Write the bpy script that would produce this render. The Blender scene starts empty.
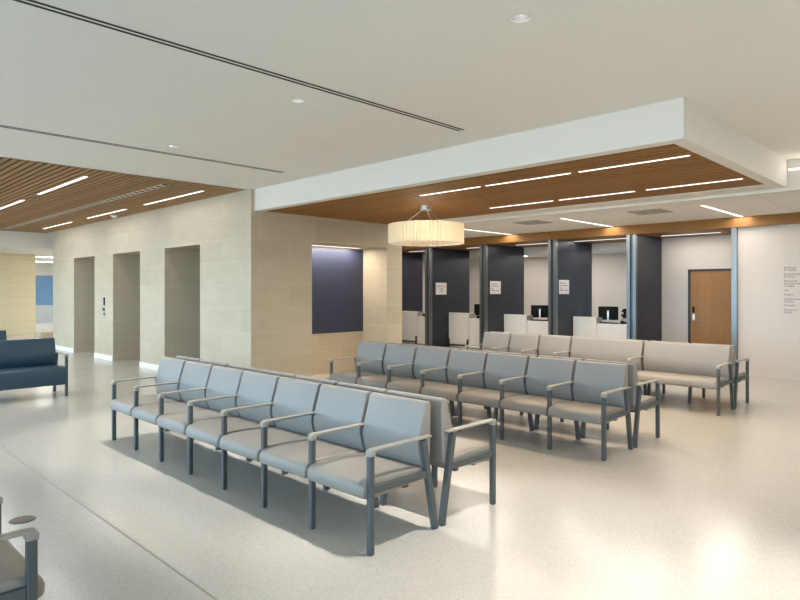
import bpy, bmesh, math, random
from mathutils import Vector, Matrix
random.seed(4)
S = bpy.context.scene
COL = S.collection
PI = math.pi

# ------------------------------------------------------------------ materials
def srgb(r, g, b):
    f = lambda c: (c/255/12.92) if c/255 <= .04045 else ((c/255+.055)/1.055)**2.4
    return (f(r), f(g), f(b), 1)

def new_mat(name, col, rough=.5, metal=0, spec=.5):
    m = bpy.data.materials.new(name); m.use_nodes = True
    b = m.node_tree.nodes['Principled BSDF']
    b.inputs['Base Color'].default_value = col
    b.inputs['Roughness'].default_value = rough
    b.inputs['Metallic'].default_value = metal
    b.inputs['Specular IOR Level'].default_value = spec
    return m, m.node_tree, b

def noise_mat(name, c1, c2, scale=20, rough=.5, metal=0, spec=.5, stretch=(1, 1, 1), bump=0, detail=4):
    m, nt, b = new_mat(name, c1, rough, metal, spec)
    tc = nt.nodes.new('ShaderNodeTexCoord'); mp = nt.nodes.new('ShaderNodeMapping')
    mp.inputs['Scale'].default_value = stretch
    n = nt.nodes.new('ShaderNodeTexNoise'); n.inputs['Scale'].default_value = scale
    n.inputs['Detail'].default_value = detail
    r = nt.nodes.new('ShaderNodeMix'); r.data_type = 'RGBA'
    r.inputs[6].default_value = c1; r.inputs[7].default_value = c2
    L = nt.links.new
    L(tc.outputs['Object'], mp.inputs['Vector']); L(mp.outputs['Vector'], n.inputs['Vector'])
    L(n.outputs['Fac'], r.inputs[0]); L(r.outputs[2], b.inputs['Base Color'])
    if bump:
        bp = nt.nodes.new('ShaderNodeBump'); bp.inputs['Strength'].default_value = bump
        bp.inputs['Distance'].default_value = .002
        L(n.outputs['Fac'], bp.inputs['Height']); L(bp.outputs['Normal'], b.inputs['Normal'])
    return m

def emit_mat(name, col, strength):
    m = bpy.data.materials.new(name); m.use_nodes = True
    nt = m.node_tree; nt.nodes.clear()
    e = nt.nodes.new('ShaderNodeEmission'); o = nt.nodes.new('ShaderNodeOutputMaterial')
    e.inputs[0].default_value = col; e.inputs[1].default_value = strength
    nt.links.new(e.outputs[0], o.inputs[0])
    return m

def terrazzo():
    m, nt, b = new_mat('terrazzo', (.6, .58, .53, 1), .17, 0, .26)
    L = nt.links.new
    tc = nt.nodes.new('ShaderNodeTexCoord')
    v = nt.nodes.new('ShaderNodeTexVoronoi'); v.inputs['Scale'].default_value = 170
    n = nt.nodes.new('ShaderNodeTexNoise'); n.inputs['Scale'].default_value = .5
    L(tc.outputs['Object'], v.inputs['Vector']); L(tc.outputs['Object'], n.inputs['Vector'])
    ramp = nt.nodes.new('ShaderNodeValToRGB')
    sep = nt.nodes.new('ShaderNodeSeparateColor')
    L(v.outputs['Color'], sep.inputs[0]); L(sep.outputs[0], ramp.inputs[0])
    e = ramp.color_ramp.elements
    e[0].color = srgb(174, 169, 160); e[0].position = 0
    e[1].color = srgb(190, 187, 180); e[1].position = .2
    x = ramp.color_ramp.elements.new(.85); x.color = srgb(193, 190, 183)
    x = ramp.color_ramp.elements.new(1); x.color = srgb(205, 202, 195)
    mx = nt.nodes.new('ShaderNodeMix'); mx.data_type = 'RGBA'; mx.blend_type = 'MULTIPLY'
    mx.inputs[0].default_value = .12
    r2 = nt.nodes.new('ShaderNodeValToRGB')
    r2.color_ramp.elements[0].color = (.8, .8, .8, 1); r2.color_ramp.elements[0].position = .35
    r2.color_ramp.elements[1].position = .65
    L(n.outputs['Fac'], r2.inputs[0]); L(ramp.outputs[0], mx.inputs[6]); L(r2.outputs[0], mx.inputs[7])
    L(mx.outputs[2], b.inputs['Base Color'])
    n2 = nt.nodes.new('ShaderNodeTexNoise'); n2.inputs['Scale'].default_value = 3
    L(tc.outputs['Object'], n2.inputs['Vector'])
    mr = nt.nodes.new('ShaderNodeMapRange')
    mr.inputs['To Min'].default_value = .14; mr.inputs['To Max'].default_value = .24
    L(n2.outputs['Fac'], mr.inputs['Value']); L(mr.outputs[0], b.inputs['Roughness'])
    return m

def stone():
    m, nt, b = new_mat('limestone', (.5, .45, .36, 1), .6, 0, .3)
    L = nt.links.new
    tc = nt.nodes.new('ShaderNodeTexCoord'); g = nt.nodes.new('ShaderNodeNewGeometry')
    sx = nt.nodes.new('ShaderNodeSeparateXYZ'); sn = nt.nodes.new('ShaderNodeSeparateXYZ')
    L(tc.outputs['Object'], sx.inputs[0]); L(g.outputs['True Normal'], sn.inputs[0])
    def mth(op, a, bb):
        q = nt.nodes.new('ShaderNodeMath'); q.operation = op
        for k, z in enumerate((a, bb)):
            if z is None: continue
            if isinstance(z, (int, float)): q.inputs[k].default_value = z
            else: L(z, q.inputs[k])
        return q.outputs[0]
    ax = mth('ABSOLUTE', sn.outputs[0], None); ay = mth('ABSOLUTE', sn.outputs[1], None)
    u = mth('ADD', mth('MULTIPLY', sx.outputs[0], ay), mth('MULTIPLY', sx.outputs[1], ax))
    cb = nt.nodes.new('ShaderNodeCombineXYZ')
    L(mth('ADD', u, .35), cb.inputs[0]); L(mth('ADD', sx.outputs[2], .257), cb.inputs[1])
    br = nt.nodes.new('ShaderNodeTexBrick')
    br.inputs['Scale'].default_value = 1; br.inputs['Brick Width'].default_value = 1.2
    br.inputs['Row Height'].default_value = .402; br.inputs['Mortar Size'].default_value = .004
    br.inputs['Mortar Smooth'].default_value = .3; br.inputs['Bias'].default_value = 0
    br.inputs['Color1'].default_value = srgb(196, 184, 162); br.inputs['Color2'].default_value = srgb(189, 176, 153)
    br.inputs['Mortar'].default_value = srgb(206, 196, 176)
    L(cb.outputs[0], br.inputs['Vector'])
    n = nt.nodes.new('ShaderNodeTexNoise'); n.inputs['Scale'].default_value = 2.2; n.inputs['Detail'].default_value = 6
    mp = nt.nodes.new('ShaderNodeMapping'); mp.inputs['Scale'].default_value = (1, 1, 3)
    L(tc.outputs['Object'], mp.inputs[0]); L(mp.outputs[0], n.inputs['Vector'])
    r2 = nt.nodes.new('ShaderNodeValToRGB')
    r2.color_ramp.elements[0].color = (.93, .925, .915, 1); r2.color_ramp.elements[0].position = .3
    r2.color_ramp.elements[1].position = .7
    L(n.outputs['Fac'], r2.inputs[0])
    mx = nt.nodes.new('ShaderNodeMix'); mx.data_type = 'RGBA'; mx.blend_type = 'MULTIPLY'; mx.inputs[0].default_value = 1
    L(br.outputs['Color'], mx.inputs[6]); L(r2.outputs[0], mx.inputs[7]); L(mx.outputs[2], b.inputs['Base Color'])
    return m

def wood(name, c1, c2, pitch, axis=0, off=0, rough=.55, grain=(6, .5, 6)):
    """wood whose tone varies from slat to slat (pitch along one axis) and along the grain"""
    m, nt, b = new_mat(name, c1, rough, 0, .2)
    L = nt.links.new
    tc = nt.nodes.new('ShaderNodeTexCoord'); sx = nt.nodes.new('ShaderNodeSeparateXYZ')
    L(tc.outputs['Object'], sx.inputs[0])
    a = nt.nodes.new('ShaderNodeMath'); a.operation = 'MULTIPLY_ADD'
    a.inputs[1].default_value = 1/pitch; a.inputs[2].default_value = -off/pitch
    L(sx.outputs[axis], a.inputs[0])
    fl = nt.nodes.new('ShaderNodeMath'); fl.operation = 'FLOOR'; L(a.outputs[0], fl.inputs[0])
    wn = nt.nodes.new('ShaderNodeTexWhiteNoise'); wn.noise_dimensions = '1D'; L(fl.outputs[0], wn.inputs['W'])
    mp = nt.nodes.new('ShaderNodeMapping'); mp.inputs['Scale'].default_value = grain
    L(tc.outputs['Object'], mp.inputs[0])
    n = nt.nodes.new('ShaderNodeTexNoise'); n.inputs['Scale'].default_value = 6; n.inputs['Detail'].default_value = 5
    L(mp.outputs[0], n.inputs['Vector'])
    ad = nt.nodes.new('ShaderNodeMath'); ad.operation = 'MULTIPLY_ADD'; ad.inputs[1].default_value = .45
    L(wn.outputs['Value'], ad.inputs[0])
    sc = nt.nodes.new('ShaderNodeMath'); sc.operation = 'MULTIPLY'; sc.inputs[1].default_value = .55
    L(n.outputs['Fac'], sc.inputs[0]); L(sc.outputs[0], ad.inputs[2])
    mx = nt.nodes.new('ShaderNodeMix'); mx.data_type = 'RGBA'
    mx.inputs[6].default_value = c1; mx.inputs[7].default_value = c2
    L(ad.outputs[0], mx.inputs[0]); L(mx.outputs[2], b.inputs['Base Color'])
    return m

def tile_mat():
    m, nt, b = new_mat('ceiling_tile', srgb(236, 231, 222), .8, 0, .2)
    L = nt.links.new
    tc = nt.nodes.new('ShaderNodeTexCoord')
    br = nt.nodes.new('ShaderNodeTexBrick'); br.offset = 0
    br.inputs['Scale'].default_value = 1; br.inputs['Brick Width'].default_value = 1.32
    br.inputs['Row Height'].default_value = 1.32; br.inputs['Mortar Size'].default_value = .007
    br.inputs['Color1'].default_value = srgb(236, 231, 222); br.inputs['Color2'].default_value = srgb(233, 228, 219)
    br.inputs['Mortar'].default_value = srgb(205, 200, 191)
    L(tc.outputs['Object'], br.inputs['Vector']); L(br.outputs['Color'], b.inputs['Base Color'])
    return m

def slat_wall_mat():
    m, nt, b = new_mat('pale_ribbed_wood', srgb(214, 192, 128), .6, 0, .3)
    L = nt.links.new
    tc = nt.nodes.new('ShaderNodeTexCoord'); mp = nt.nodes.new('ShaderNodeMapping')
    mp.inputs['Rotation'].default_value = (PI/2, 0, 0)
    br = nt.nodes.new('ShaderNodeTexBrick')
    br.inputs['Scale'].default_value = 1; br.inputs['Brick Width'].default_value = 2.4
    br.inputs['Row Height'].default_value = .09; br.inputs['Mortar Size'].default_value = .008
    br.inputs['Color1'].default_value = srgb(226, 211, 176); br.inputs['Color2'].default_value = srgb(221, 205, 169)
    br.inputs['Mortar'].default_value = srgb(206, 189, 150)
    L(tc.outputs['Object'], mp.inputs[0]); L(mp.outputs[0], br.inputs['Vector'])
    L(br.outputs['Color'], b.inputs['Base Color'])
    return m

M = {}
M['floor'] = terrazzo()
M['stone'] = stone()
M['white'] = noise_mat('white_paint', srgb(222, 219, 211), srgb(218, 215, 207), 3, .7, 0, .2)
M['wallwhite'] = noise_mat('warm_white_paint', srgb(208, 201, 195), srgb(204, 197, 191), 3, .65, 0, .2)
M['ceil'] = noise_mat('ceiling_paint', srgb(228, 226, 220), srgb(225, 223, 217), 2, .85, 0, .15)
M['tile'] = tile_mat()
M['ribbed'] = slat_wall_mat()
M['wood_lobby'] = wood('lobby_slat_wood', srgb(140, 104, 67), srgb(178, 140, 96), .1, 0, -2, .55)
M['wood_soffit'] = wood('soffit_slat_wood', srgb(128, 88, 42), srgb(164, 116, 62), .1, 0, 5.71, .55)
M['wood_fascia'] = wood('fascia_wood', srgb(128, 92, 50), srgb(152, 112, 66), 20, 1, 0, .5, (3, .3, 8))
M['wood_door'] = wood('door_veneer', srgb(146, 106, 64), srgb(172, 130, 84), .24, 1, 0, .4, (2, 5, .35))
M['black'] = noise_mat('black_void', (.012, .011, .01, 1), (.02, .018, .016, 1), 10, .8)
M['dark'] = noise_mat('dark_metal', srgb(52, 50, 50), srgb(60, 58, 58), 30, .4, .3)
M['navy'] = noise_mat('navy_paint', srgb(36, 39, 49), srgb(40, 43, 54), 4, .4, 0, .4)
M['navy_niche'] = noise_mat('blue_navy_paint', srgb(50, 56, 78), srgb(55, 61, 84), 4, .4, 0, .4)
M['steel'] = noise_mat('brushed_steel', (.17, .19, .20, 1), (.26, .28, .29, 1), 14, .36, 1, .5, (1, 1, .03))
M['steel_dark'] = noise_mat('dark_steel', (.06, .08, .10, 1), (.10, .12, .14, 1), 14, .3, .8, .5, (1, 1, .03))
M['vinyl'] = noise_mat('grey_vinyl', srgb(134, 130, 125), srgb(140, 136, 131), 60, .42, 0, .45, bump=.05)
M['vinyl_lamplit'] = noise_mat('grey_vinyl_lamplit', srgb(150, 145, 140), srgb(157, 152, 147), 60, .42, 0, .45, bump=.05)  # same grey vinyl, warm lamplight put into a lighter tone
M['vinyl_seat'] = noise_mat('grey_vinyl_warm_lit', srgb(136, 131, 124), srgb(142, 137, 130), 60, .42, 0, .45, bump=.05)  # same vinyl as the backs, warm light from above put into the tint
M['blue'] = noise_mat('blue_vinyl', srgb(40, 66, 84), srgb(46, 73, 92), 40, .4, 0, .5, bump=.05)
M['frame'] = noise_mat('slate_powder_coat', srgb(78, 82, 83), srgb(84, 88, 89), 50, .45, 0, .35)
M['arm'] = noise_mat('grey_polymer', srgb(148, 145, 136), srgb(154, 151, 142), 50, .45)
M['laminate'] = noise_mat('white_laminate', srgb(238, 233, 226), srgb(240, 236, 229), 4, .4)
M['paper'] = noise_mat('sign_paper', srgb(222, 215, 212), srgb(226, 220, 216), 10, .6)
M['ink'] = noise_mat('dark_ink', srgb(66, 56, 66), srgb(72, 62, 70), 30, .6)
M['screen'] = noise_mat('black_plastic', (.005, .005, .006, 1), (.008, .008, .009, 1), 20, .55, 0, .15)
M['silver'] = noise_mat('silver_metal', (.62, .62, .61, 1), (.72, .72, .71, 1), 20, .3, 1)
M['chrome'] = noise_mat('polished_reflector', (.8, .8, .8, 1), (.86, .86, .86, 1), 20, .25, 1)
M['grey'] = noise_mat('grey_plastic', srgb(170, 165, 158), srgb(176, 171, 164), 20, .5)
M['drain'] = noise_mat('bronze_cover', srgb(98, 90, 80), srgb(106, 98, 88), 40, .45, .3)
M['joint'] = noise_mat('joint_metal', srgb(150, 146, 136), srgb(158, 154, 144), 40, .4, .3)
M['bluewall'] = noise_mat('blue_wall_paint', srgb(96, 138, 178), srgb(104, 146, 186), 3, .6)
M['greywall'] = noise_mat('pale_grey_glass', srgb(176, 186, 192), srgb(182, 192, 198), 3, .3)
M['tan'] = noise_mat('tan_fabric', srgb(206, 182, 152), srgb(214, 190, 160), 30, .7)
WARM = (1, .93, .85, 1)
M['led'] = emit_mat('led_diffuser', (1, .93, .84, 1), 1.7)
M['led_tile'] = emit_mat('led_diffuser_cool', (1, .94, .87, 1), 1.6)
M['led_wash'] = emit_mat('led_wash', (1, .92, .82, 1), 1.6)
M['led_office_added'] = emit_mat('led_office_added', (1, .92, .84, 1), 7)
M['led_niche'] = emit_mat('led_niche', (1, .92, .80, 1), 1.2)
M['led_far'] = emit_mat('led_far', (1, .97, .92, 1), 7)
M['bulb'] = emit_mat('bulb_glow', (1, .9, .76, 1), 1.5)
M['lens'] = emit_mat('downlight_lens', (1, .95, .9, 1), 14)

# pleated fabric shade: translucent, lit from inside
def shade_mat():
    m, nt, b = new_mat('pleated_shade', srgb(240, 230, 206), .8, 0, .1)
    L = nt.links.new
    tl = nt.nodes.new('ShaderNodeBsdfTranslucent'); tl.inputs[0].default_value = srgb(246, 235, 210)
    mx = nt.nodes.new('ShaderNodeMixShader'); mx.inputs[0].default_value = .5
    L(b.outputs[0], mx.inputs[1]); L(tl.outputs[0], mx.inputs[2])
    L(mx.outputs[0], nt.nodes['Material Output'].inputs[0])
    return m
M['shade'] = shade_mat()

# ------------------------------------------------------------------ mesh helpers
def merge(dst, src):
    me = bpy.data.meshes.new('tmp'); src.to_mesh(me); dst.from_mesh(me)
    bpy.data.meshes.remove(me); src.free()

def box(bm, x0, x1, y0, y1, z0, z1, r=0, seg=2):
    t = bmesh.new()
    bmesh.ops.create_cube(t, size=1)
    for v in t.verts:
        v.co = Vector(((x0+x1)/2+v.co.x*(x1-x0), (y0+y1)/2+v.co.y*(y1-y0), (z0+z1)/2+v.co.z*(z1-z0)))
    if r > 0:
        bmesh.ops.bevel(t, geom=t.edges[:], offset=r, segments=seg, profile=.5, affect='EDGES', clamp_overlap=True)
    merge(bm, t)

def prism(bm, prof, y0, y1, r=0, seg=2):
    """profile in (x, z) extruded along y, edges rounded by r"""
    t = bmesh.new()
    a = [t.verts.new((x, y0, z)) for x, z in prof]; b = [t.verts.new((x, y1, z)) for x, z in prof]
    n = len(prof)
    t.faces.new(a); t.faces.new(b[::-1])
    for i in range(n):
        t.faces.new((a[i], b[i], b[(i+1) % n], a[(i+1) % n]))
    bmesh.ops.recalc_face_normals(t, faces=t.faces[:])
    if r > 0:
        es = [e for e in t.edges if len(e.link_faces) == 2 and e.calc_face_angle(0) > math.radians(28)]
        bmesh.ops.bevel(t, geom=es, offset=r, segments=seg, profile=.5, affect='EDGES', clamp_overlap=True)
    merge(bm, t)

def bar(bm, p, q, w, d, axis=(0, 1, 0)):
    """rectangular tube from p to q; w along `axis`, d across"""
    p, q = Vector(p), Vector(q); t = (q-p).normalized(); a = Vector(axis)
    c = t.cross(a).normalized(); a = c.cross(t).normalized()
    vs = []
    for o in (p, q):
        for s1, s2 in ((-1, -1), (1, -1), (1, 1), (-1, 1)):
            vs.append(bm.verts.new(o + a*w/2*s1 + c*d/2*s2))
    for f in ((0, 1, 2, 3), (7, 6, 5, 4), (0, 4, 5, 1), (1, 5, 6, 2), (2, 6, 7, 3), (3, 7, 4, 0)):
        bm.faces.new([vs[i] for i in f])

def cyl(bm, c, r, z0, z1, n=32, r2=None, cap=True, inner=False):
    r2 = r if r2 is None else r2
    a = [bm.verts.new((c[0]+r*math.cos(2*PI*i/n), c[1]+r*math.sin(2*PI*i/n), z0)) for i in range(n)]
    b = [bm.verts.new((c[0]+r2*math.cos(2*PI*i/n), c[1]+r2*math.sin(2*PI*i/n), z1)) for i in range(n)]
    for i in range(n):
        f = (a[i], a[(i+1) % n], b[(i+1) % n], b[i])
        bm.faces.new(f[::-1] if inner else f)
    if cap:
        bm.faces.new(a[::-1]); bm.faces.new(b)

def rod(bm, p, q, r, n=10):
    p, q = Vector(p), Vector(q); t = (q-p).normalized()
    u = t.orthogonal().normalized(); w = t.cross(u)
    A = [bm.verts.new(p+(u*math.cos(2*PI*i/n)+w*math.sin(2*PI*i/n))*r) for i in range(n)]
    B = [bm.verts.new(q+(u*math.cos(2*PI*i/n)+w*math.sin(2*PI*i/n))*r) for i in range(n)]
    for i in range(n): bm.faces.new((A[i], A[(i+1) % n], B[(i+1) % n], B[i]))
    bm.faces.new(A[::-1]); bm.faces.new(B)

def ring(bm, c, ri, ro, z, n=32, up=False, h=0):
    a = [bm.verts.new((c[0]+ri*math.cos(2*PI*i/n), c[1]+ri*math.sin(2*PI*i/n), z)) for i in range(n)]
    b = [bm.verts.new((c[0]+ro*math.cos(2*PI*i/n), c[1]+ro*math.sin(2*PI*i/n), z+h)) for i in range(n)]
    for i in range(n):
        bm.faces.new((a[i], a[(i+1) % n], b[(i+1) % n], b[i]))

def mesh_of(bm, name, m, sharp=35):
    bmesh.ops.recalc_face_normals(bm, faces=bm.faces[:])
    lim = math.radians(sharp)
    for f in bm.faces: f.smooth = True
    for e in bm.edges:
        e.smooth = len(e.link_faces) == 2 and e.calc_face_angle(0) <= lim
    me = bpy.data.meshes.new(name); bm.to_mesh(me); bm.free()
    me.materials.append(M[m]); return me

def obj(name, bm, m, parent=None, loc=None):
    me = bm if isinstance(bm, bpy.types.Mesh) else mesh_of(bm, name, m)
    o = bpy.data.objects.new(name, me); COL.objects.link(o)
    if parent: o.parent = parent
    if loc: o.location = loc
    return o

def bxo(name, m, dims, parent=None, r=0, seg=2):
    bm = bmesh.new(); box(bm, *dims, r=r, seg=seg); return obj(name, bm, m, parent)

def tag(o, label, cat, group=None):
    o['label'] = label; o['category'] = cat
    if group: o['group'] = group
    return o

def empty(name, label, cat, loc=(0, 0, 0), rz=0, group=None):
    o = bpy.data.objects.new(name, None); COL.objects.link(o)
    o.empty_display_size = .1; o.location = loc; o.rotation_euler = (0, 0, rz)
    return tag(o, label, cat, group)

def struct(name, bm, m, label=None):
    o = obj(name, bm, m); o['kind'] = 'structure'
    if label: o['label'] = label
    return o

def sbox(name, m, *dims, r=0):
    bm = bmesh.new()
    for d in dims: box(bm, *d, r=r)
    return struct(name, bm, m)

def dup(root, loc, rz, label, group=None):
    r = root.copy(); COL.objects.link(r); r.location = loc; r.rotation_euler = (0, 0, rz)
    r['label'] = label
    if group: r['group'] = group
    for ch in list(root.children):
        c = ch.copy(); COL.objects.link(c); c.parent = r
        for g in list(ch.children):
            d = g.copy(); COL.objects.link(d); d.parent = c
    return r

def shift_mesh(me, dx, dy, dz):
    me.transform(Matrix.Translation((dx, dy, dz)))

def text_bm(lines, size, lead, name='lettering', align='LEFT', bold=0):
    """flat lettering, local x to the right, local y down the lines (negative)"""
    bm = bmesh.new()
    for k, (txt, yy) in enumerate(lines):
        cu = bpy.data.curves.new('txt', 'FONT'); cu.body = txt; cu.size = size; cu.extrude = .0006
        cu.offset = bold; cu.align_x = align
        o = bpy.data.objects.new('txt', cu); COL.objects.link(o)
        dg = bpy.context.evaluated_depsgraph_get()
        me = bpy.data.meshes.new_from_object(o.evaluated_get(dg))
        me.transform(Matrix.Translation((0, -yy, 0)))
        bm.from_mesh(me); bpy.data.meshes.remove(me)
        bpy.data.objects.remove(o); bpy.data.curves.remove(cu)
    return bm

# ------------------------------------------------------------------ the shell
H_C = 3.35      # main ceiling
# floor
bm = bmesh.new(); box(bm, -7, 18, -6, 38, -.2, 0); struct('floor', bm, 'floor')
sbox('trim_1', 'joint', (1.629, 1.641, -6, 30, -.01, .0006))
# main ceiling with holes for the recessed downlights
DL = [(3.235, y) for y in (6.918, 4.466, 2.136, -.2, -2.55)]
def plate_with_holes(x0, x1, y0, y1, z, holes, r):
    bm = bmesh.new(); es = []
    def loop(pts):
        vs = [bm.verts.new((x, y, z)) for x, y in pts]
        for i in range(len(vs)): es.append(bm.edges.new((vs[i], vs[(i+1) % len(vs)])))
    loop([(x0, y0), (x1, y0), (x1, y1), (x0, y1)])
    for hx, hy in holes: loop([(hx+r*math.cos(2*PI*i/24), hy+r*math.sin(2*PI*i/24)) for i in range(24)])
    bmesh.ops.triangle_fill(bm, edges=es, use_beauty=True, normal=(0, 0, -1))
    return bm
bm = plate_with_holes(-7, 9.2, -6, 9.05, H_C, DL[:3], .062)
box(bm, -7, 9.2, 9.02, 9.05, H_C, H_C+.12)
struct('ceiling', bm, 'ceil')
sbox('ceiling_sky_block', 'white', (-7.2, 18.2, -6.2, 38.2, 3.62, 3.8))  # unseen slab added above the ceilings to block the sky

# slatted wood ceiling over the lobby
bm = bmesh.new()
x = -2.0
while x < 5.49:
    box(bm, x, min(x+.067, 5.497), 9.05, 20.0, H_C-.002, H_C+.008); x += .1
struct('ceiling_lobby', bm, 'wood_lobby')
sbox('ceiling_lobby_void', 'black', (-2.2, 5.5, 9.06, 20.0, H_C+.07, H_C+.09))
# bulkhead around the right slatted soffit
BX0, BX1, BX2, BX3 = 5.56, 5.71, 8.77, 9.163
BY0, BY1, BYE = 1.993, 2.13, 8.912
ZB = 2.99
sbox('ceiling_bulkhead', 'white', (BX0, BX1, BY0, BYE, ZB, 3.36), (BX1, BX3, BY0, BY1, ZB, 3.36), (BX2, BX3, BY1, 14.6, ZB, 3.36))
bm = bmesh.new(); k = 0
x = BX1 + .004
while x < BX2 - .02:
    box(bm, x, min(x+.066, BX2-.003), BY1, BYE, ZB+.014, ZB+.022); x += .1
struct('ceiling_soffit', bm, 'wood_soffit')
sbox('ceiling_soffit_void', 'black', (BX1, BX2, BY1, BYE, ZB+.07, ZB+.09))
sbox('wall_fascia', 'white', (BX3+.001, 9.30, -6, 14.6, 2.95, 3.40))
sbox('ceiling_tile', 'tile', (9.30, 13.02, -6, 14.6, 3.08, 3.12))
sbox('trim_2', 'wood_fascia', (13.0, 14.85, -6, 14.6, 2.885, 2.93), (12.98, 13.02, -6, 14.6, 2.885, 3.085))
# booth back rooms
sbox('wall_header', 'white', (14.86, 14.95, 5.6, 14.6, 2.68, 3.2))
sbox('ceiling_office', 'white', (14.95, 17.3, -6, 14.6, 2.75, 2.8))
sbox('wall_office', 'wallwhite', (17.2, 17.3, 3.6, 14.7, 0, 2.76))
# right wall with a steel end cap
sbox('wall_right', 'wallwhite', (13.1, 13.25, -6, 3.68, 0, 2.885))
sbox('baseboard_right', 'wallwhite', (13.085, 13.1, -6, 3.68, 0, .1))
sbox('wall_south', 'white', (-7, 13.1, -6.1, -6, 0, 3.4))
# partitions between the booths: white cored, navy faced, steel capped
CY = [5.775, 7.72, 9.79, 11.75, 13.70]
n = 3
for i, c in enumerate(CY):
    o = sbox('wall_partition', 'navy', (13.12, 14.85 if i else 14.6, c-.09, c+.09, 0, 2.885))
    sbox('trim_%d' % n, 'steel', (13.03, 13.12, c-.105, c-.035, 0, 2.885), (13.03, 13.12, c+.03, c+.105, 0, 2.885)); n += 1
    sbox('trim_%d' % n, 'steel_dark', (13.07, 13.12, c-.035, c+.03, 0, 2.885)); n += 1
sbox('trim_%d' % n, 'steel', (13.03, 13.26, 3.68, 3.775, 0, 2.885)); n += 1
# room behind the wood door
sbox('wall_door_bay', 'wallwhite', (14.48, 14.6, 3.6, 4.14, 0, 2.885), (14.48, 14.6, 5.09, 5.69, 0, 2.885), (14.48, 14.6, 4.14, 5.09, 2.14, 2.885))
sbox('wall_door_side', 'wallwhite', (13.25, 14.6, 3.58, 3.68, 0, 2.885))
# stone walls: three elevator recesses, and the niche wall
EX = 5.5; YC = 8.915; REC = 1.25
OP = [(10.678, 12.182), (13.393, 14.935), (16.145, 17.664)]
bm = bmesh.new()
ys = [YC] + [v for p in OP for v in p] + [19.46]
for i in range(0, len(ys), 2):
    if i == 0: box(bm, EX, EX+REC, 9.70, ys[1], 0, 3.36)
    else: box(bm, EX, EX+REC, ys[i], ys[i+1], 0, 3.36)
for a, b in OP: box(bm, EX, EX+REC, a, b, 2.52, 3.36)
box(bm, EX+REC, EX+REC+.1, YC+.8, 19.46, 0, 3.36)
box(bm, EX, 6.762, YC, 9.70, 0, 3.36)                  # pier left of the niche
box(bm, 6.762, 8.657, YC, 9.645, 2.535, 3.36)          # over the niche
box(bm, 8.657, 9.092, YC, 9.75, 0, 3.36)               # right of it
box(bm, 6.762, 8.657, 9.645, 9.75, 0, .804)            # stone below the navy panel
box(bm, 6.762, 8.657, 9.66, 9.75, .804, 2.535)
struct('wall_stone', bm, 'stone')
sbox('wall_niche', 'navy_niche', (6.762, 8.657, 9.64, 9.66, .804, 2.515))
sbox('baseboard_stone', 'laminate', *[(EX-.015, EX, ys[i], ys[i+1], 0, .11) for i in range(0, len(ys), 2)])
dn = 2
for a, b in OP:
    sbox('door_%d' % dn, 'steel', (EX+REC-.04, EX+REC-.001, a+.2, (a+b)/2-.003, 0, 2.2), (EX+REC-.04, EX+REC-.001, (a+b)/2+.003, b-.2, 0, 2.2)); dn += 1
# far left: bulkhead, ribbed wood wall, hall beyond
sbox('wall_bulkhead_far', 'white', (-2, 12, 20.0, 20.3, 2.90, 3.45))
sbox('ceiling_far', 'ceil', (-7, 14, 20.3, 38, 3.05, 3.1))
sbox('wall_ribbed', 'ribbed', (-2, 6.86, 26.4, 26.6, 0, 3.05))
sbox('wall_far', 'white', (-7, 14, 36, 36.2, 0, 3.05))
sbox('wall_far_blue', 'bluewall', (8.2, 13, 35.96, 36, .9, 2.46))
sbox('wall_far_grey', 'greywall', (8.2, 13, 35.96, 36, 0, .9))
sbox('wall_hall', 'white', (13.0, 13.1, 14.6, 36, 0, 3.1))
sbox('wall_north', 'white', (6.8, 17.2, 14.6, 14.7, 0, 3.1))
# window mullions on the daylight side
k = 1
bm = bmesh.new()
y = -6
while y < 37:
    box(bm, -7.05, -6.95, y-.03, y+.03, 0, 3.4); y += 3
box(bm, -7.05, -6.95, -6, 37, 3.3, 3.4); box(bm, -7.05, -6.95, -6, 37, 0, .1)
struct('window_1', bm, 'dark')

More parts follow.
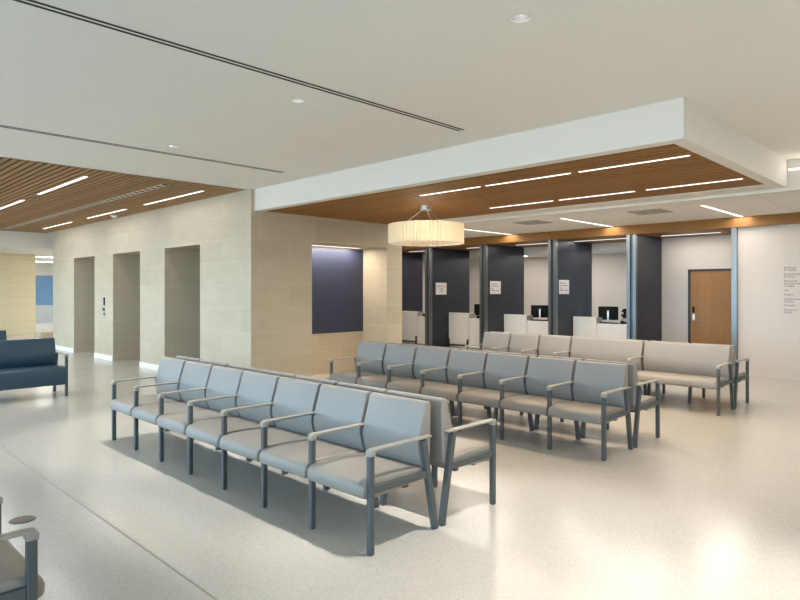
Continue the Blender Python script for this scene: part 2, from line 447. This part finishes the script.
# ------------------------------------------------------------------ seating
def bench(name, label, cat, mods, loc, rz, group=None, vin='vinyl', seatm='vinyl_seat', seat_bot=.335, bmod=None, arms=None):
    """a beam seat; local x runs front to back, local y along the row; frames at module ends"""
    Ltot = sum(mods); t = empty(name, label, cat, loc, rz, group)
    ox, oy = -.33, -Ltot/2
    ys = [0]
    for m_ in mods: ys.append(ys[-1]+m_)
    armset = arms if arms is not None else range(len(ys))
    def mk(key, build, mat):
        bm = bmesh.new(); build(bm); me = mesh_of(bm, key, mat); shift_mesh(me, ox, 0, 0); return me
    fl = mk('front_leg', lambda b: (box(b, .005, .044, -.0195, .0195, .008, .632, .004, 1), box(b, .008, .041, -.016, .016, 0, .01)), 'frame')
    def rl_(b):
        bar(b, (.507, 0, .636), (.630, 0, .006), .039, .040); box(b, .604, .65, -.02, .02, 0, .008)
    rl = mk('rear_leg', rl_, 'frame')
    def arm_(b):
        prof = [(.0, .615), (.0, .642), (.010, .656), (.03, .662), (.575, .661), (.582, .653), (.575, .645), (.060, .645), (.049, .636), (.049, .615)]
        prism(b, prof, -.0245, .0245, .006, 2)
    am = mk('armrest', arm_, 'arm')
    sr = mk('side_rail', lambda b: box(b, .045, .555, -.014, .014, .375, .425, .003, 1), 'frame')
    for k in armset:
        y = ys[k]+oy
        obj('leg', fl, 'frame', t, (0, y, 0)); obj('leg', rl, 'frame', t, (0, y, 0))
        obj('armrest', am, 'arm', t, (0, y, 0)); obj('side_rail', sr, 'frame', t, (0, y, 0))
    for k in range(len(ys)):
        if k not in armset:      # mid support below a long cushion
            obj('leg', mk('mid_leg', lambda b: box(b, .45, .495, -.0225, .0225, 0, .36, .003, 1), 'frame'), 'frame', t, (0, ys[k]+oy, 0))
    cache = {}
    for i, w in enumerate(mods):
        if w not in cache:
            h = w/2-.0115
            def seat_(b, h=h, w=w):
                sb = seat_bot
                prof = [(-.03, sb+.02), (-.034, .40), (-.022, .438), (.01, .456), (.09, .466), (.25, .464), (.53, .446), (.53, sb+.03), (.06, sb)]
                prism(b, prof, -h, h, .016, 3)
            def back_(b, h=h):
                h -= .005; prof = [(.538, .41), (.498, .50), (.476, .585), (.489, .67), (.550, .872), (.563, .884), (.600, .884), (.610, .872), (.605, .60), (.595, .43)]
                prism(b, prof, -h, h, .019, 3)
            cache[w] = (mk('seat', seat_, seatm), mk('backrest', back_, vin))
        ym = (ys[i]+ys[i+1])/2+oy
        obj('seat', cache[w][0], seatm, t, (0, ym, 0)); obj('backrest', cache[w][1], vin, t, (0, ym, 0))
    bmr = bmesh.new()
    for d in (.17, .38): box(bmr, d+ox, d+.04+ox, oy+.05, oy+Ltot-.05, .325, .355)
    obj('cross_beam', bmr, 'frame', t)
    return t

S7 = [.5985]*7; L7 = sum(S7)
G7 = 'seven seat waiting benches'
b1 = bench('waiting_bench', 'seven-seat grey waiting bench nearest the viewer, its seats facing the floor joint line', 'bench',
           S7, (2.565+.33, 2.814+L7/2, 0), 0, G7)
dup(b1, (3.893-.33+.004, 2.814+L7/2, 0), PI, 'seven-seat grey bench back to back behind the nearest bench, mostly hidden by its backrests', G7)
dup(b1, (5.598+.33, 2.763+L7/2, 0), 0, 'seven-seat grey bench in the middle double row, its blue-grey backrests facing the viewer', G7)
dup(b1, (6.95-.33, 2.763+L7/2, 0), PI, 'seven-seat bench at the back of the middle double row, turned toward the booths', G7)
SL = [1.215, 1.215, .605, .605, .605]; LL = sum(SL)
GL = 'benches of the double row before the booths'
b3 = bench('loveseat_bench', 'grey bench with two wide loveseats and three single seats in the row nearest the booths', 'bench',
           SL, (8.689+.33, 2.68+LL/2, 0), 0, GL, vin='vinyl_lamplit', seatm='vinyl_lamplit')
dup(b3, (10.02-.33, 2.68+LL/2, 0), PI, 'grey bench facing the booths behind the loveseats, only its end armrest and top showing', GL)
bench('waiting_chair', 'grey seat with pale armrest cut off by the lower left corner of the photo', 'chair',
      [.6, .6], (.758-.33, 2.883+.6, 0), PI, None)
# blue sofas in the lobby (same frames, deeper upholstered seat)
sf = bench('blue_sofa', 'dark blue upholstered sofa with grey arm near the elevator wall', 'sofa', [2.07],
           (3.16-1.035, 10.48+.33, 0), PI/2, 'blue lobby sofas', vin='blue', seatm='blue', seat_bot=.175, arms=[0, 1])
dup(sf, (3.10-1.035, 13.27+.33, 0), PI/2, 'dark blue sofa whose backrest end peeks out behind the nearer blue sofa', 'blue lobby sofas')

# ------------------------------------------------------------------ lamps
def linear(label, x0, x1, y0, y1, z, m='led', group=None, depth=.02, lip=.006, name='linear_ceiling_light', watt=0, col=(1, .93, .84), wide=0):
    cx, cy = (x0+x1)/2, (y0+y1)/2
    t = empty(name, label, 'ceiling light', (cx, cy, z), 0, group)
    hx, hy = (x1-x0)/2, (y1-y0)/2
    bm = bmesh.new(); box(bm, -hx-lip, hx+lip, -hy-lip, hy+lip, -.001, depth); obj('housing', bm, 'white', t)
    bm = bmesh.new(); box(bm, -hx, hx, -hy, hy, -.006, -.001); obj('diffuser', bm, m, t)
    if watt:
        ld = bpy.data.lights.new('lamp', 'AREA'); ld.shape = 'RECTANGLE'; ld.size = hx*2; ld.size_y = max(hy*2, wide)
        ld.energy = watt; ld.color = col
        lo = bpy.data.objects.new('lamp', ld); COL.objects.link(lo); lo.parent = t; lo.location = (0, 0, -.009)
    return t
SOF = (1, .79, .57)
G = 'linear lights in the right wood soffit'
pos = ['leftmost', 'middle', 'rightmost']
for i, (a, b) in enumerate(((4.82, 5.87), (3.53, 4.72), (2.22, 3.42))):
    linear('%s of three slim lights in the front row of the right wood soffit' % pos[i], 6.34, 6.37, a, b, ZB+.011, 'led', G, watt=18, col=SOF)
for i, (a, b) in enumerate(((4.8, 5.95), (3.55, 4.69), (2.23, 3.39))):
    linear('%s of three slim lights in the back row of the right wood soffit' % pos[i], 8.105, 8.135, a, b, ZB+.011, 'led', G, watt=18, col=SOF)
G = 'linear lights in the lobby wood ceiling'
for (a, b), l in zip(((9.65, 12.02), (12.93, 15.2), (16.3, 18.6)), ('nearest the white bulkhead', 'middle one of three', 'farthest of three')):
    linear('slim lobby ceiling light along the stone wall, %s' % l, 5.005, 5.045, a, b, H_C-.003, 'led', G, watt=5, col=(1, .99, .95))
for (a, b), l in zip(((9.67, 12.03), (13.0, 15.4)), ('whole one of two', 'cut by the left photo edge')):
    linear('slim lobby ceiling light away from the stone wall, %s' % l, 3.15, 3.20, a, b, H_C-.003, 'led', G, watt=12, col=(1, .99, .95))
G = 'linear lights in the tile ceiling'
for y, l in ((8.86, 'just right of the drum pendant'), (6.18, 'above the middle booths'), (3.57, 'ending above the wood door bay')):
    linear('slim linear light in the white tile ceiling %s' % l, 10.78, 12.96, y-.03, y+.03, 3.079, 'led_tile', G, watt=17, col=(1, .92, .82), wide=.3)
t = empty('linear_wall_light', 'bright thin linear light on the white fascia at the right photo edge', 'wall light', (9.163, -2, 3.218))
bm = bmesh.new(); box(bm, -.004, 0, -3.95, 3.98, -.02, .02); obj('housing', bm, 'white', t)
bm = bmesh.new(); box(bm, -.008, -.004, -3.94, 3.975, -.014, .014); obj('diffuser', bm, 'led_wash', t)
ld = bpy.data.lights.new('lamp', 'AREA'); ld.shape = 'RECTANGLE'; ld.size = .04; ld.size_y = 7.8; ld.energy = 14; ld.color = (1, .92, .82)
lo = bpy.data.objects.new('lamp', ld); COL.objects.link(lo); lo.parent = t; lo.location = (-.012, 0, 0); lo.rotation_euler = (0, PI/2, 0)
for x, y in ((3.17, 17.4),):  # unseen lamp without fixture, added to brighten the far bulkhead
    ld = bpy.data.lights.new('lobby_fill', 'AREA'); ld.shape = 'RECTANGLE'; ld.size = .05; ld.size_y = 2.3; ld.energy = 30; ld.color = (1, .99, .95)
    lo = bpy.data.objects.new('lobby_fill', ld); COL.objects.link(lo); lo.location = (x, y, 3.33)
for x, y in ((9.9, 4.6), (9.9, 7.6), (9.9, 10.6), (11.4, 12.2)):                     # unseen fill lamps added to brighten the tile ceiling and booths
    ld = bpy.data.lights.new('tile_fill', 'AREA'); ld.shape = 'DISK'; ld.size = 1.6; ld.energy = 26; ld.color = (1, .94, .86)
    lo = bpy.data.objects.new('tile_fill', ld); COL.objects.link(lo); lo.location = (x, y, 3.07)
for x, y in ((4.6, -1.2), (7.2, -1.2), (4.6, -3.6), (7.2, -3.6)):      # unseen fill lamps added on the right to light the bulkhead side
    ld = bpy.data.lights.new('bay_fill', 'AREA'); ld.shape = 'DISK'; ld.size = .8; ld.energy = 26; ld.color = (1, .93, .85)
    lo = bpy.data.objects.new('bay_fill', ld); COL.objects.link(lo); lo.location = (x, y, 3.34)
for x in (1.3, -.55):                                                                # unseen fill rows added to brighten the far bulkhead and lobby
    for y in (10.85, 14.2, 17.5):
        ld = bpy.data.lights.new('lobby_fill', 'AREA'); ld.shape = 'RECTANGLE'; ld.size = .05; ld.size_y = 2.3; ld.energy = 36; ld.color = (1, .99, .95)
        lo = bpy.data.objects.new('lobby_fill', ld); COL.objects.link(lo); lo.location = (x, y, 3.33)
G = 'linear lights over the booths'
for (a, b), l in zip(((4.23, 5.45), (6.18, 7.6), (8.30, 9.32), (10.1, 11.0), (12.1, 13.3)), ('before the wood door', 'in the booth left of the door bay', 'in the third booth from the door', 'in the booth under the drum pendant edge', 'in the booth nearest the niche wall')):
    linear('thin linear light in the wood booth soffit %s' % l, 13.87, 13.895, a, b, 2.884, 'led_tile', G, watt=9, col=(1, .92, .82))
for y, l in ((8.8, 'of the middle booth'), (10.8, 'under the pendant edge')):
    linear('added office ceiling light behind the booth %s' % l, 15.3, 16.5, y-.15, y+.15, 2.748, 'led_office_added', 'added office lights behind the booths', watt=8, col=(1, .92, .84))  # fixtures added to brighten the dark booth interiors
for y in (6.7, 12.7):
    ld = bpy.data.lights.new('office_fill', 'AREA'); ld.size = .5; ld.energy = 8; ld.color = (1, .92, .84)  # unseen bare lamps, added to lift the rooms behind the booths
    lo = bpy.data.objects.new('office_fill', ld); COL.objects.link(lo); lo.location = (15.9, y, 2.74)
linear('thin strip light hidden at the top of the niche over the navy panel', 6.95, 8.40, 9.44, 9.54, 2.534, 'led_niche', None, .001, 0, 'niche_strip_light', watt=24, col=(1, .86, .70))
G = 'lights in the far hall ceiling'
for y, l in ((23.5, 'nearest in the gap beside the ribbed wall'), (28, 'second in the gap beside the ribbed wall'), (32.5, 'deepest in the gap beside the ribbed wall')):
    linear('white ceiling light of the far hall, %s' % l, 7.0, 12.5, y-.25, y+.25, 3.045, 'led_far', G, .004, watt=60)

labels_dl = {0: 'smallest recessed downlight, just before the farther short ceiling slot', 1: 'middle recessed downlight in the white ceiling between the two long slots', 2: 'largest recessed downlight, high in the white ceiling right of the long slot'}
for i, (hx, hy) in enumerate(DL):
    t = None
    if i in labels_dl:
        t = empty('recessed_downlight', labels_dl[i], 'downlight', (hx, hy, H_C), 0, 'recessed ceiling downlights')
        bm = bmesh.new(); ring(bm, (0, 0), .058, .085, -.006, 32, h=.005); ring(bm, (0, 0), .058, .0581, -.006, 32, h=.008); obj('trim_ring', bm, 'white', t)
        bm = bmesh.new(); cyl(bm, (0, 0), .061, 0, .14, 32, .045, cap=False, inner=True); obj('reflector', bm, 'chrome', t)
        bm = bmesh.new(); cyl(bm, (0, 0), .046, .139, .15, 24); obj('lens', bm, 'lens', t)
    ld = bpy.data.lights.new('downlight_beam', 'SPOT'); ld.energy = 230; ld.color = WARM[:3]
    ld.spot_size = math.radians(66); ld.spot_blend = .55; ld.shadow_soft_size = .035
    lo = bpy.data.objects.new('downlight_beam', ld); COL.objects.link(lo); lo.location = (hx, hy, H_C-.01)

# ceiling slots: two black slots in a white flange
def slot(label, x0, x1, y, w=.1, vert=None, z=H_C, group='linear air slots'):
    t = empty('linear_air_vent', label, 'air vent', ((x0+x1)/2, y, z), 0, group)
    h = (x1-x0)/2
    bm = bmesh.new(); box(bm, -h, h, -w/2, w/2, -.003, 0); obj('flange', bm, 'ceil', t)
    for s in (-1, 1):
        bm = bmesh.new(); box(bm, -h+.01, h-.01, s*w*.27-w*.14, s*w*.27+w*.14, -.0045, -.003); obj('slot', bm, 'black', t)
slot('long double air slot crossing the near white ceiling from the top left', -3, 5.06, 4.07, .10)
slot('farther double air slot in the white ceiling near the lobby wood', -3, 5.06, 7.335, .10)
# louvred strip between the slats of the lobby ceiling
t = empty('air_vent_strip', 'silver louvred air strip set in the lobby wood ceiling', 'air vent', (4.31, 14.5, H_C), 0)
bm = bmesh.new()                                     # one ladder shaped grille
xs = [-.06, -.05, .05, .06]; yy = [-5]
y = -4.9
while y < 4.85: yy += [y, y+.09]; y += .22
yy.append(5)
gv = [[bm.verts.new((x, y, -.008)) for x in xs] for y in yy]
for r in range(len(yy)-1):
    for c in range(3):
        if c != 1 or r % 2 == 1: bm.faces.new((gv[r][c], gv[r][c+1], gv[r+1][c+1], gv[r+1][c]))
ex = bmesh.ops.extrude_face_region(bm, geom=bm.faces[:])
for v in ex['geom']:
    if isinstance(v, bmesh.types.BMVert): v.co.z += .006
obj('grille', bm, 'silver', t)
bxo('backing', 'black', (-.05, .05, -5, 5, -.0035, -.001), t)
# ceiling sensor in lobby
t = empty('ceiling_sensor', 'small white round sensor on the lobby wood ceiling by the elevator wall lights', 'sensor', (5.218, 14.17, H_C-.003))
t.location.x = 5.24
bm = bmesh.new(); cyl(bm, (0, 0), .075, -.02, 0, 24); obj('base', bm, 'white', t)
bm = bmesh.new(); cyl(bm, (0, 0), .045, -.05, -.02, 24, .07); obj('dome', bm, 'laminate', t)
# square diffusers in the tile ceiling
for (cx, cy, l) in ((11.0, 4.53, 'square grey air diffuser in the tile ceiling nearest the wood door'), (11.0, 6.98, 'square grey air diffuser in the tile ceiling above the middle booths')):
    t = empty('square_air_diffuser', l, 'air vent', (cx, cy, 3.08), 0, 'square tile ceiling diffusers')
    bm = bmesh.new()
    for k, (a, b) in enumerate(((.30, .27), (.22, .19), (.14, .11))):
        for q in ((-a, a, -a, -b), (-a, a, b, a), (-a, -b, -b, b), (b, a, -b, b)): box(bm, *q, -.012-.004*k, 0)
    obj('cone_frame', bm, 'grey', t)
    bxo('backing', 'grey', (-.27, .27, -.27, .27, -.003, -.0005), t)

# pleated drum pendant
PX, PY = 7.2, 6.525
t = empty('drum_pendant', 'cream pleated drum pendant hanging from the right wood soffit', 'pendant light', (PX, PY, 2.405))
bm = bmesh.new(); N = 132; R = .588; hgt = .30
rows = []
for z in (0, hgt):
    rows.append([bm.verts.new(((R+(.014 if i % 2 else -.014))*math.cos(2*PI*i/N), (R+(.014 if i % 2 else -.014))*math.sin(2*PI*i/N), z)) for i in range(N)])
for i in range(N): bm.faces.new((rows[0][i], rows[0][(i+1) % N], rows[1][(i+1) % N], rows[1][i]))
sh = obj('shade', bm, 'shade', t)
bm = bmesh.new()
for z in (.002, hgt-.002):
    for i in range(64):
        a, b = 2*PI*i/64, 2*PI*(i+1)/64
        rod(bm, (R*.985*math.cos(a), R*.985*math.sin(a), z), (R*.985*math.cos(b), R*.985*math.sin(b), z), .006, 6)
obj('hoop', bm, 'laminate', sh)
bm = bmesh.new(); cyl(bm, (0, 0), .1, 3.004-2.405-.07, 3.004-2.405, 40); obj('canopy', bm, 'silver', t)
for k in range(3):
    a = 2*PI*k/3+.4
    bm = bmesh.new(); rod(bm, (.05*math.cos(a), .05*math.sin(a), .54), (.42*math.cos(a), .42*math.sin(a), hgt-.04), .003, 6); obj('wire', bm, 'silver', t)
bm = bmesh.new()
for k in range(3):
    a = 2*PI*k/3+.4
    rod(bm, (0, 0, hgt-.05), (.585*math.cos(a), .585*math.sin(a), hgt-.02), .006, 8)
cyl(bm, (0, 0), .06, hgt-.12, hgt-.03, 20)
obj('spider', bm, 'laminate', t)
for k in range(4):
    a = 2*PI*k/4
    bm = bmesh.new(); bmesh.ops.create_icosphere(bm, subdivisions=2, radius=.045, matrix=Matrix.Translation((.26*math.cos(a), .26*math.sin(a), .17)))
    obj('bulb', bm, 'bulb', t)
ld = bpy.data.lights.new('pendant_glow', 'POINT'); ld.energy = 7.5; ld.color = (1, .89, .74); ld.shadow_soft_size = .3
lo = bpy.data.objects.new('pendant_glow', ld); COL.objects.link(lo); lo.parent = t; lo.location = (0, 0, .15)

# ------------------------------------------------------------------ floor cover, door, signs
t = empty('floor_box_cover', 'round bronze floor box cover beside the lower left chair', 'floor cover', (1.222, 5.03, 0))
bm = bmesh.new(); cyl(bm, (0, 0), .085, .0005, .004, 40, .08); obj('rim', bm, 'drain', t)
bm = bmesh.new(); cyl(bm, (0, 0), .068, .004, .0055, 36); obj('lid', bm, 'drain', t)

d = empty('door_1', 'light oak door with dark frame in the bay left of the white wall', 'door', (14.48, 4.615, 0)); d['kind'] = 'structure'
bm = bmesh.new(); box(bm, -.02, .1, .425, .475, 0, 2.14); box(bm, -.02, .1, -.475, -.425, 0, 2.14); box(bm, -.02, .1, -.475, .475, 2.09, 2.14)
obj('door_frame', bm, 'dark', d)
bxo('door_leaf', 'wood_door', (.0, .045, -.425, .425, .005, 2.09), d)
bm = bmesh.new(); box(bm, -.006, .0, .335, .385, 1.16, 1.30, .004); obj('card_reader', bm, 'screen', d)
bm = bmesh.new(); box(bm, -.008, .0, .335, .385, .96, 1.13, .004); obj('lock_plate', bm, 'silver', d)
bm = bmesh.new(); rod(bm, (-.008, .36, 1.0), (-.06, .36, 1.0), .012); rod(bm, (-.06, .37, 1.0), (-.06, .22, 1.0), .01); obj('door_handle', bm, 'silver', d)

def on_minus_y(o, x, y, z):      # lettering facing -Y : local x -> +X, local y -> +Z
    o.rotation_euler = (PI/2, 0, 0); o.location = (x, y, z)
def on_minus_x(o, x, y, z):      # facing -X : local x -> -Y, local y -> +Z
    o.rotation_euler = (PI/2, 0, -PI/2); o.location = (x, y, z)

G = 'paper notices on the navy booth walls'
for c, x0, z0, lines, al, l in (
        (7.72, 13.19, 1.575, [('Please have', .095), ('your insurance', .15), ('card', .215), ('ready to show', .265)], 'LEFT', 'white printed notice on the navy wall of the booth next to the door bay'),
        (9.79, 13.235, 1.57, [('Please have', .095), ('your insurance', .15), ('card', .215), ('ready to show', .265)], 'LEFT', 'white printed notice on the navy wall of the middle booth'),
        (11.75, 13.28, 1.545, [('Please wait here', .12), ('to be', .19), ('called', .25)], 'CENTER', 'white printed notice on the navy wall just below the drum pendant')):
    yf = c-.09
    t = empty('wall_notice', l, 'sign', (x0+.24, yf, z0), 0, G)
    bxo('sheet', 'paper', (-.24, .24, -.006, 0, 0, .345), t, .002, 1)
    o = obj('lettering', text_bm(lines, .062, 0, align=al), 'ink', t)
    on_minus_y(o, 0 if al == 'CENTER' else -.2, -.0065, .345)

# directory on the right wall
t = empty('wall_directory', 'dark lettered department list on the white wall at the right photo edge', 'sign', (13.1, 2.9, 1.2))
W = [('Radiology', 0), ('& Imaging', .045), ('Rehabilitation', .125), ('& Fitness', .17), ('Physical &', .25), ('Occupational', .295), ('Therapy', .34),
     ('Lab', .42), ('Surgery', .50), ('Preadmission', .585), ('Testing', .63), ('Women\u2019s', .70), ('Pulmonary', .785), ('Rehab', .83)]
o = obj('lettering', text_bm(W, .05, 0), 'ink', t); on_minus_x(o, -.001, 0, .87)

# elevator call panel
t = empty('elevator_call_panel', 'slim dark call panel on the stone pier between the two farther elevator openings', 'panel', (5.5, 15.47, 1.0))
bxo('plate', 'silver', (-.006, 0, -.07, .07, 0, .53), t, .002, 1)
bxo('display', 'screen', (-.012, -.006, -.05, .05, .30, .50), t, .002, 1)
for z in (.2, .1):
    bm = bmesh.new(); rod(bm, (-.02, 0, z), (-.006, 0, z), .025, 16); obj('call_button', bm, 'dark', t)
bxo('key_switch', 'dark', (-.03, -.006, .02, .06, .18, .24), t, .003, 1)

# ------------------------------------------------------------------ booth desks and desk things
DK = [(5.885, 7.62, 7.0, 'next to the door bay'), (7.83, 9.69, 8.97, 'in the middle of the booths'), (9.90, 11.65, 10.91, 'right below the drum pendant'), (11.86, 13.60, 12.93, 'nearest the stone niche wall')]
for i, (ya, yb, yp, w) in enumerate(DK):
    yc = (ya+yp)/2; y2 = (yp+yb)/2
    t = empty('booth_desk', 'low white laminate desk in the booth %s' % w, 'desk', (13.85, yc, 0), 0, 'white booth desks')
    bxo('front_panel', 'laminate', (.012, .04, ya-yc+.003, yp-yc-.012, .02, .84), t, .002, 1)
    bxo('desktop', 'laminate', (0.012, .98, ya-yc+.003, yp-yc-.012, .84, .868), t, .003, 1)
    bxo('toe_rail', 'dark', (.03, .05, ya-yc+.01, yp-yc-.02, 0, .06), t)
    t = empty('side_cabinet', 'taller white cabinet against the navy wall, booth %s' % w, 'cabinet', (13.85, y2, 0), 0, 'white booth side cabinets')
    bxo('front_panel', 'laminate', (0, .03, yp-y2, yb-y2-.003, .02, 1.02), t, .003, 1)
    bxo('end_panel', 'grey', (.03, .32, yp-y2, yp-y2+.02, .02, 1.0), t)
    bxo('top', 'laminate', (.03, .32, yp-y2+.02, yb-y2-.003, .96, 1.0), t)
    bxo('foot_rail', 'dark', (-.03, -.012, yp-y2, yb-y2-.02, .06, .10), t)
    for yy in (yp-y2, yb-y2-.045):
        bxo('leg', 'dark', (-.04, -.004, yy, yy+.04, 0, .26), t)

def monitor(label, x, y, rz):
    t = empty('computer_monitor', label, 'monitor', (x, y, .868), rz, 'monitors on the booth desks')
    bm = bmesh.new(); box(bm, 0, .03, -.235, .235, .07, .40, .006); box(bm, -.02, 0, -.12, .12, .15, .32, .01); obj('screen_housing', bm, 'screen', t)
    bm = bmesh.new(); box(bm, -.045, -.02, -.022, .022, .01, .30, .004); obj('stand_neck', bm, 'silver', t)
    bm = bmesh.new(); box(bm, -.12, .1, -.1, .1, 0, .012, .004); obj('stand_base', bm, 'silver', t)
monitor('black computer monitor seen from behind on the desk next to the door bay', 14.33, 6.93, .35)
monitor('black computer monitor on the middle booth desk, turned at an angle', 14.33, 8.86, .5)
monitor('black computer monitor half hidden by the steel post under the pendant', 14.33, 10.80, .3)
for y, l in ((6.36, 'next to the door bay'), (8.32, 'of the middle booth'), (10.62, 'below the drum pendant edge'), (12.7, 'nearest the stone niche wall')):
    t = empty('desk_phone', 'black desk phone on the white booth desk %s' % l, 'phone', (14.0, y, .868), .2, 'phones on the booth desks')
    bm = bmesh.new(); prism(bm, [(0, 0), (.18, 0), (.18, .02), (0, .055)], -.11, .11, .004); obj('base', bm, 'screen', t)
    bm = bmesh.new(); prism(bm, [(.01, .05), (.16, .022), (.16, .05), (.01, .08)], .05, .1, .008); obj('handset', bm, 'screen', t)
for y, l in ((6.74, 'next to the door bay'), (8.68, 'of the middle booth')):
    t = empty('keyboard', 'dark keyboard lying on the white booth desk %s' % l, 'keyboard', (13.89, y, .868), 0, 'keyboards on the booth desks')
    bxo('case', 'dark', (0, .16, -.22, .22, 0, .025), t, .004, 1)
    bm = bmesh.new()
    for a in range(4):
        for b in range(14): box(bm, .014+a*.034, .042+a*.034, -.205+b*.0295, -.18+b*.0295, .024, .03)
    obj('keys', bm, 'screen', t)
t = empty('desk_fan', 'round black desk device on grey stand beside the steel post of the door bay', 'desk fan', (14.3, 6.46, .868))
bxo('stand', 'grey', (-.06, .06, -.1, .1, 0, .13), t, .004, 1)
bm = bmesh.new(); rod(bm, (-.03, 0, .24), (.05, 0, .24), .12, 24); obj('housing', bm, 'screen', t)
bm = bmesh.new(); rod(bm, (-.06, .08, .25), (-.03, .08, .25), .03, 16); obj('knob', bm, 'silver', t)

# small seats far in the hall
t = empty('lobby_ottoman', 'low tan upholstered ottoman far off beside the ribbed wood wall', 'ottoman', (6.1, 22.3, 0))
bm = bmesh.new(); box(bm, -.25, .2, -.35, .35, .12, .32, .03); obj('cushion', bm, 'tan', t)
bxo('plinth', 'laminate', (-.22, .17, -.32, .32, 0, .12), t)

# ------------------------------------------------------------------ world, camera, view
w = bpy.data.worlds.new('world'); S.world = w; w.use_nodes = True
nt = w.node_tree; bg = nt.nodes['Background']
tc = nt.nodes.new('ShaderNodeTexCoord'); sp = nt.nodes.new('ShaderNodeSeparateXYZ')
rp = nt.nodes.new('ShaderNodeValToRGB')
nt.links.new(tc.outputs['Generated'], sp.inputs[0])
mr = nt.nodes.new('ShaderNodeMapRange'); mr.inputs['From Min'].default_value = -1; mr.inputs['From Max'].default_value = 1
nt.links.new(sp.outputs[2], mr.inputs['Value']); nt.links.new(mr.outputs[0], rp.inputs[0])
e = rp.color_ramp.elements
e[0].position = .46; e[0].color = (.36, .40, .42, 1)
e[1].position = .52; e[1].color = (.46, .75, 1.0, 1)
x = e.new(1.0); x.color = (.45, .68, 1.0, 1)
nt.links.new(rp.outputs[0], bg.inputs[0]); bg.inputs[1].default_value = 6.4

cam = bpy.data.cameras.new('camera'); co = bpy.data.objects.new('camera', cam); COL.objects.link(co)
co.location = (0, 0, 1.65)
yaw = math.atan2(-.7118, .7025)
co.rotation_euler = (PI/2, 0, yaw)
cam.sensor_width = 36; cam.lens = 611/800*36; cam.shift_y = -9/800
cam.clip_end = 200
S.camera = co
S.view_settings.view_transform = 'Standard'; S.view_settings.look = 'None'
S.view_settings.gamma = 1; S.view_settings.use_curve_mapping = False
S.view_settings.exposure = .5
S.cycles.max_bounces = 10; S.cycles.diffuse_bounces = 6; S.cycles.glossy_bounces = 4
S.cycles.sample_clamp_indirect = 8
S.cycles.caustics_reflective = False; S.cycles.caustics_refractive = False
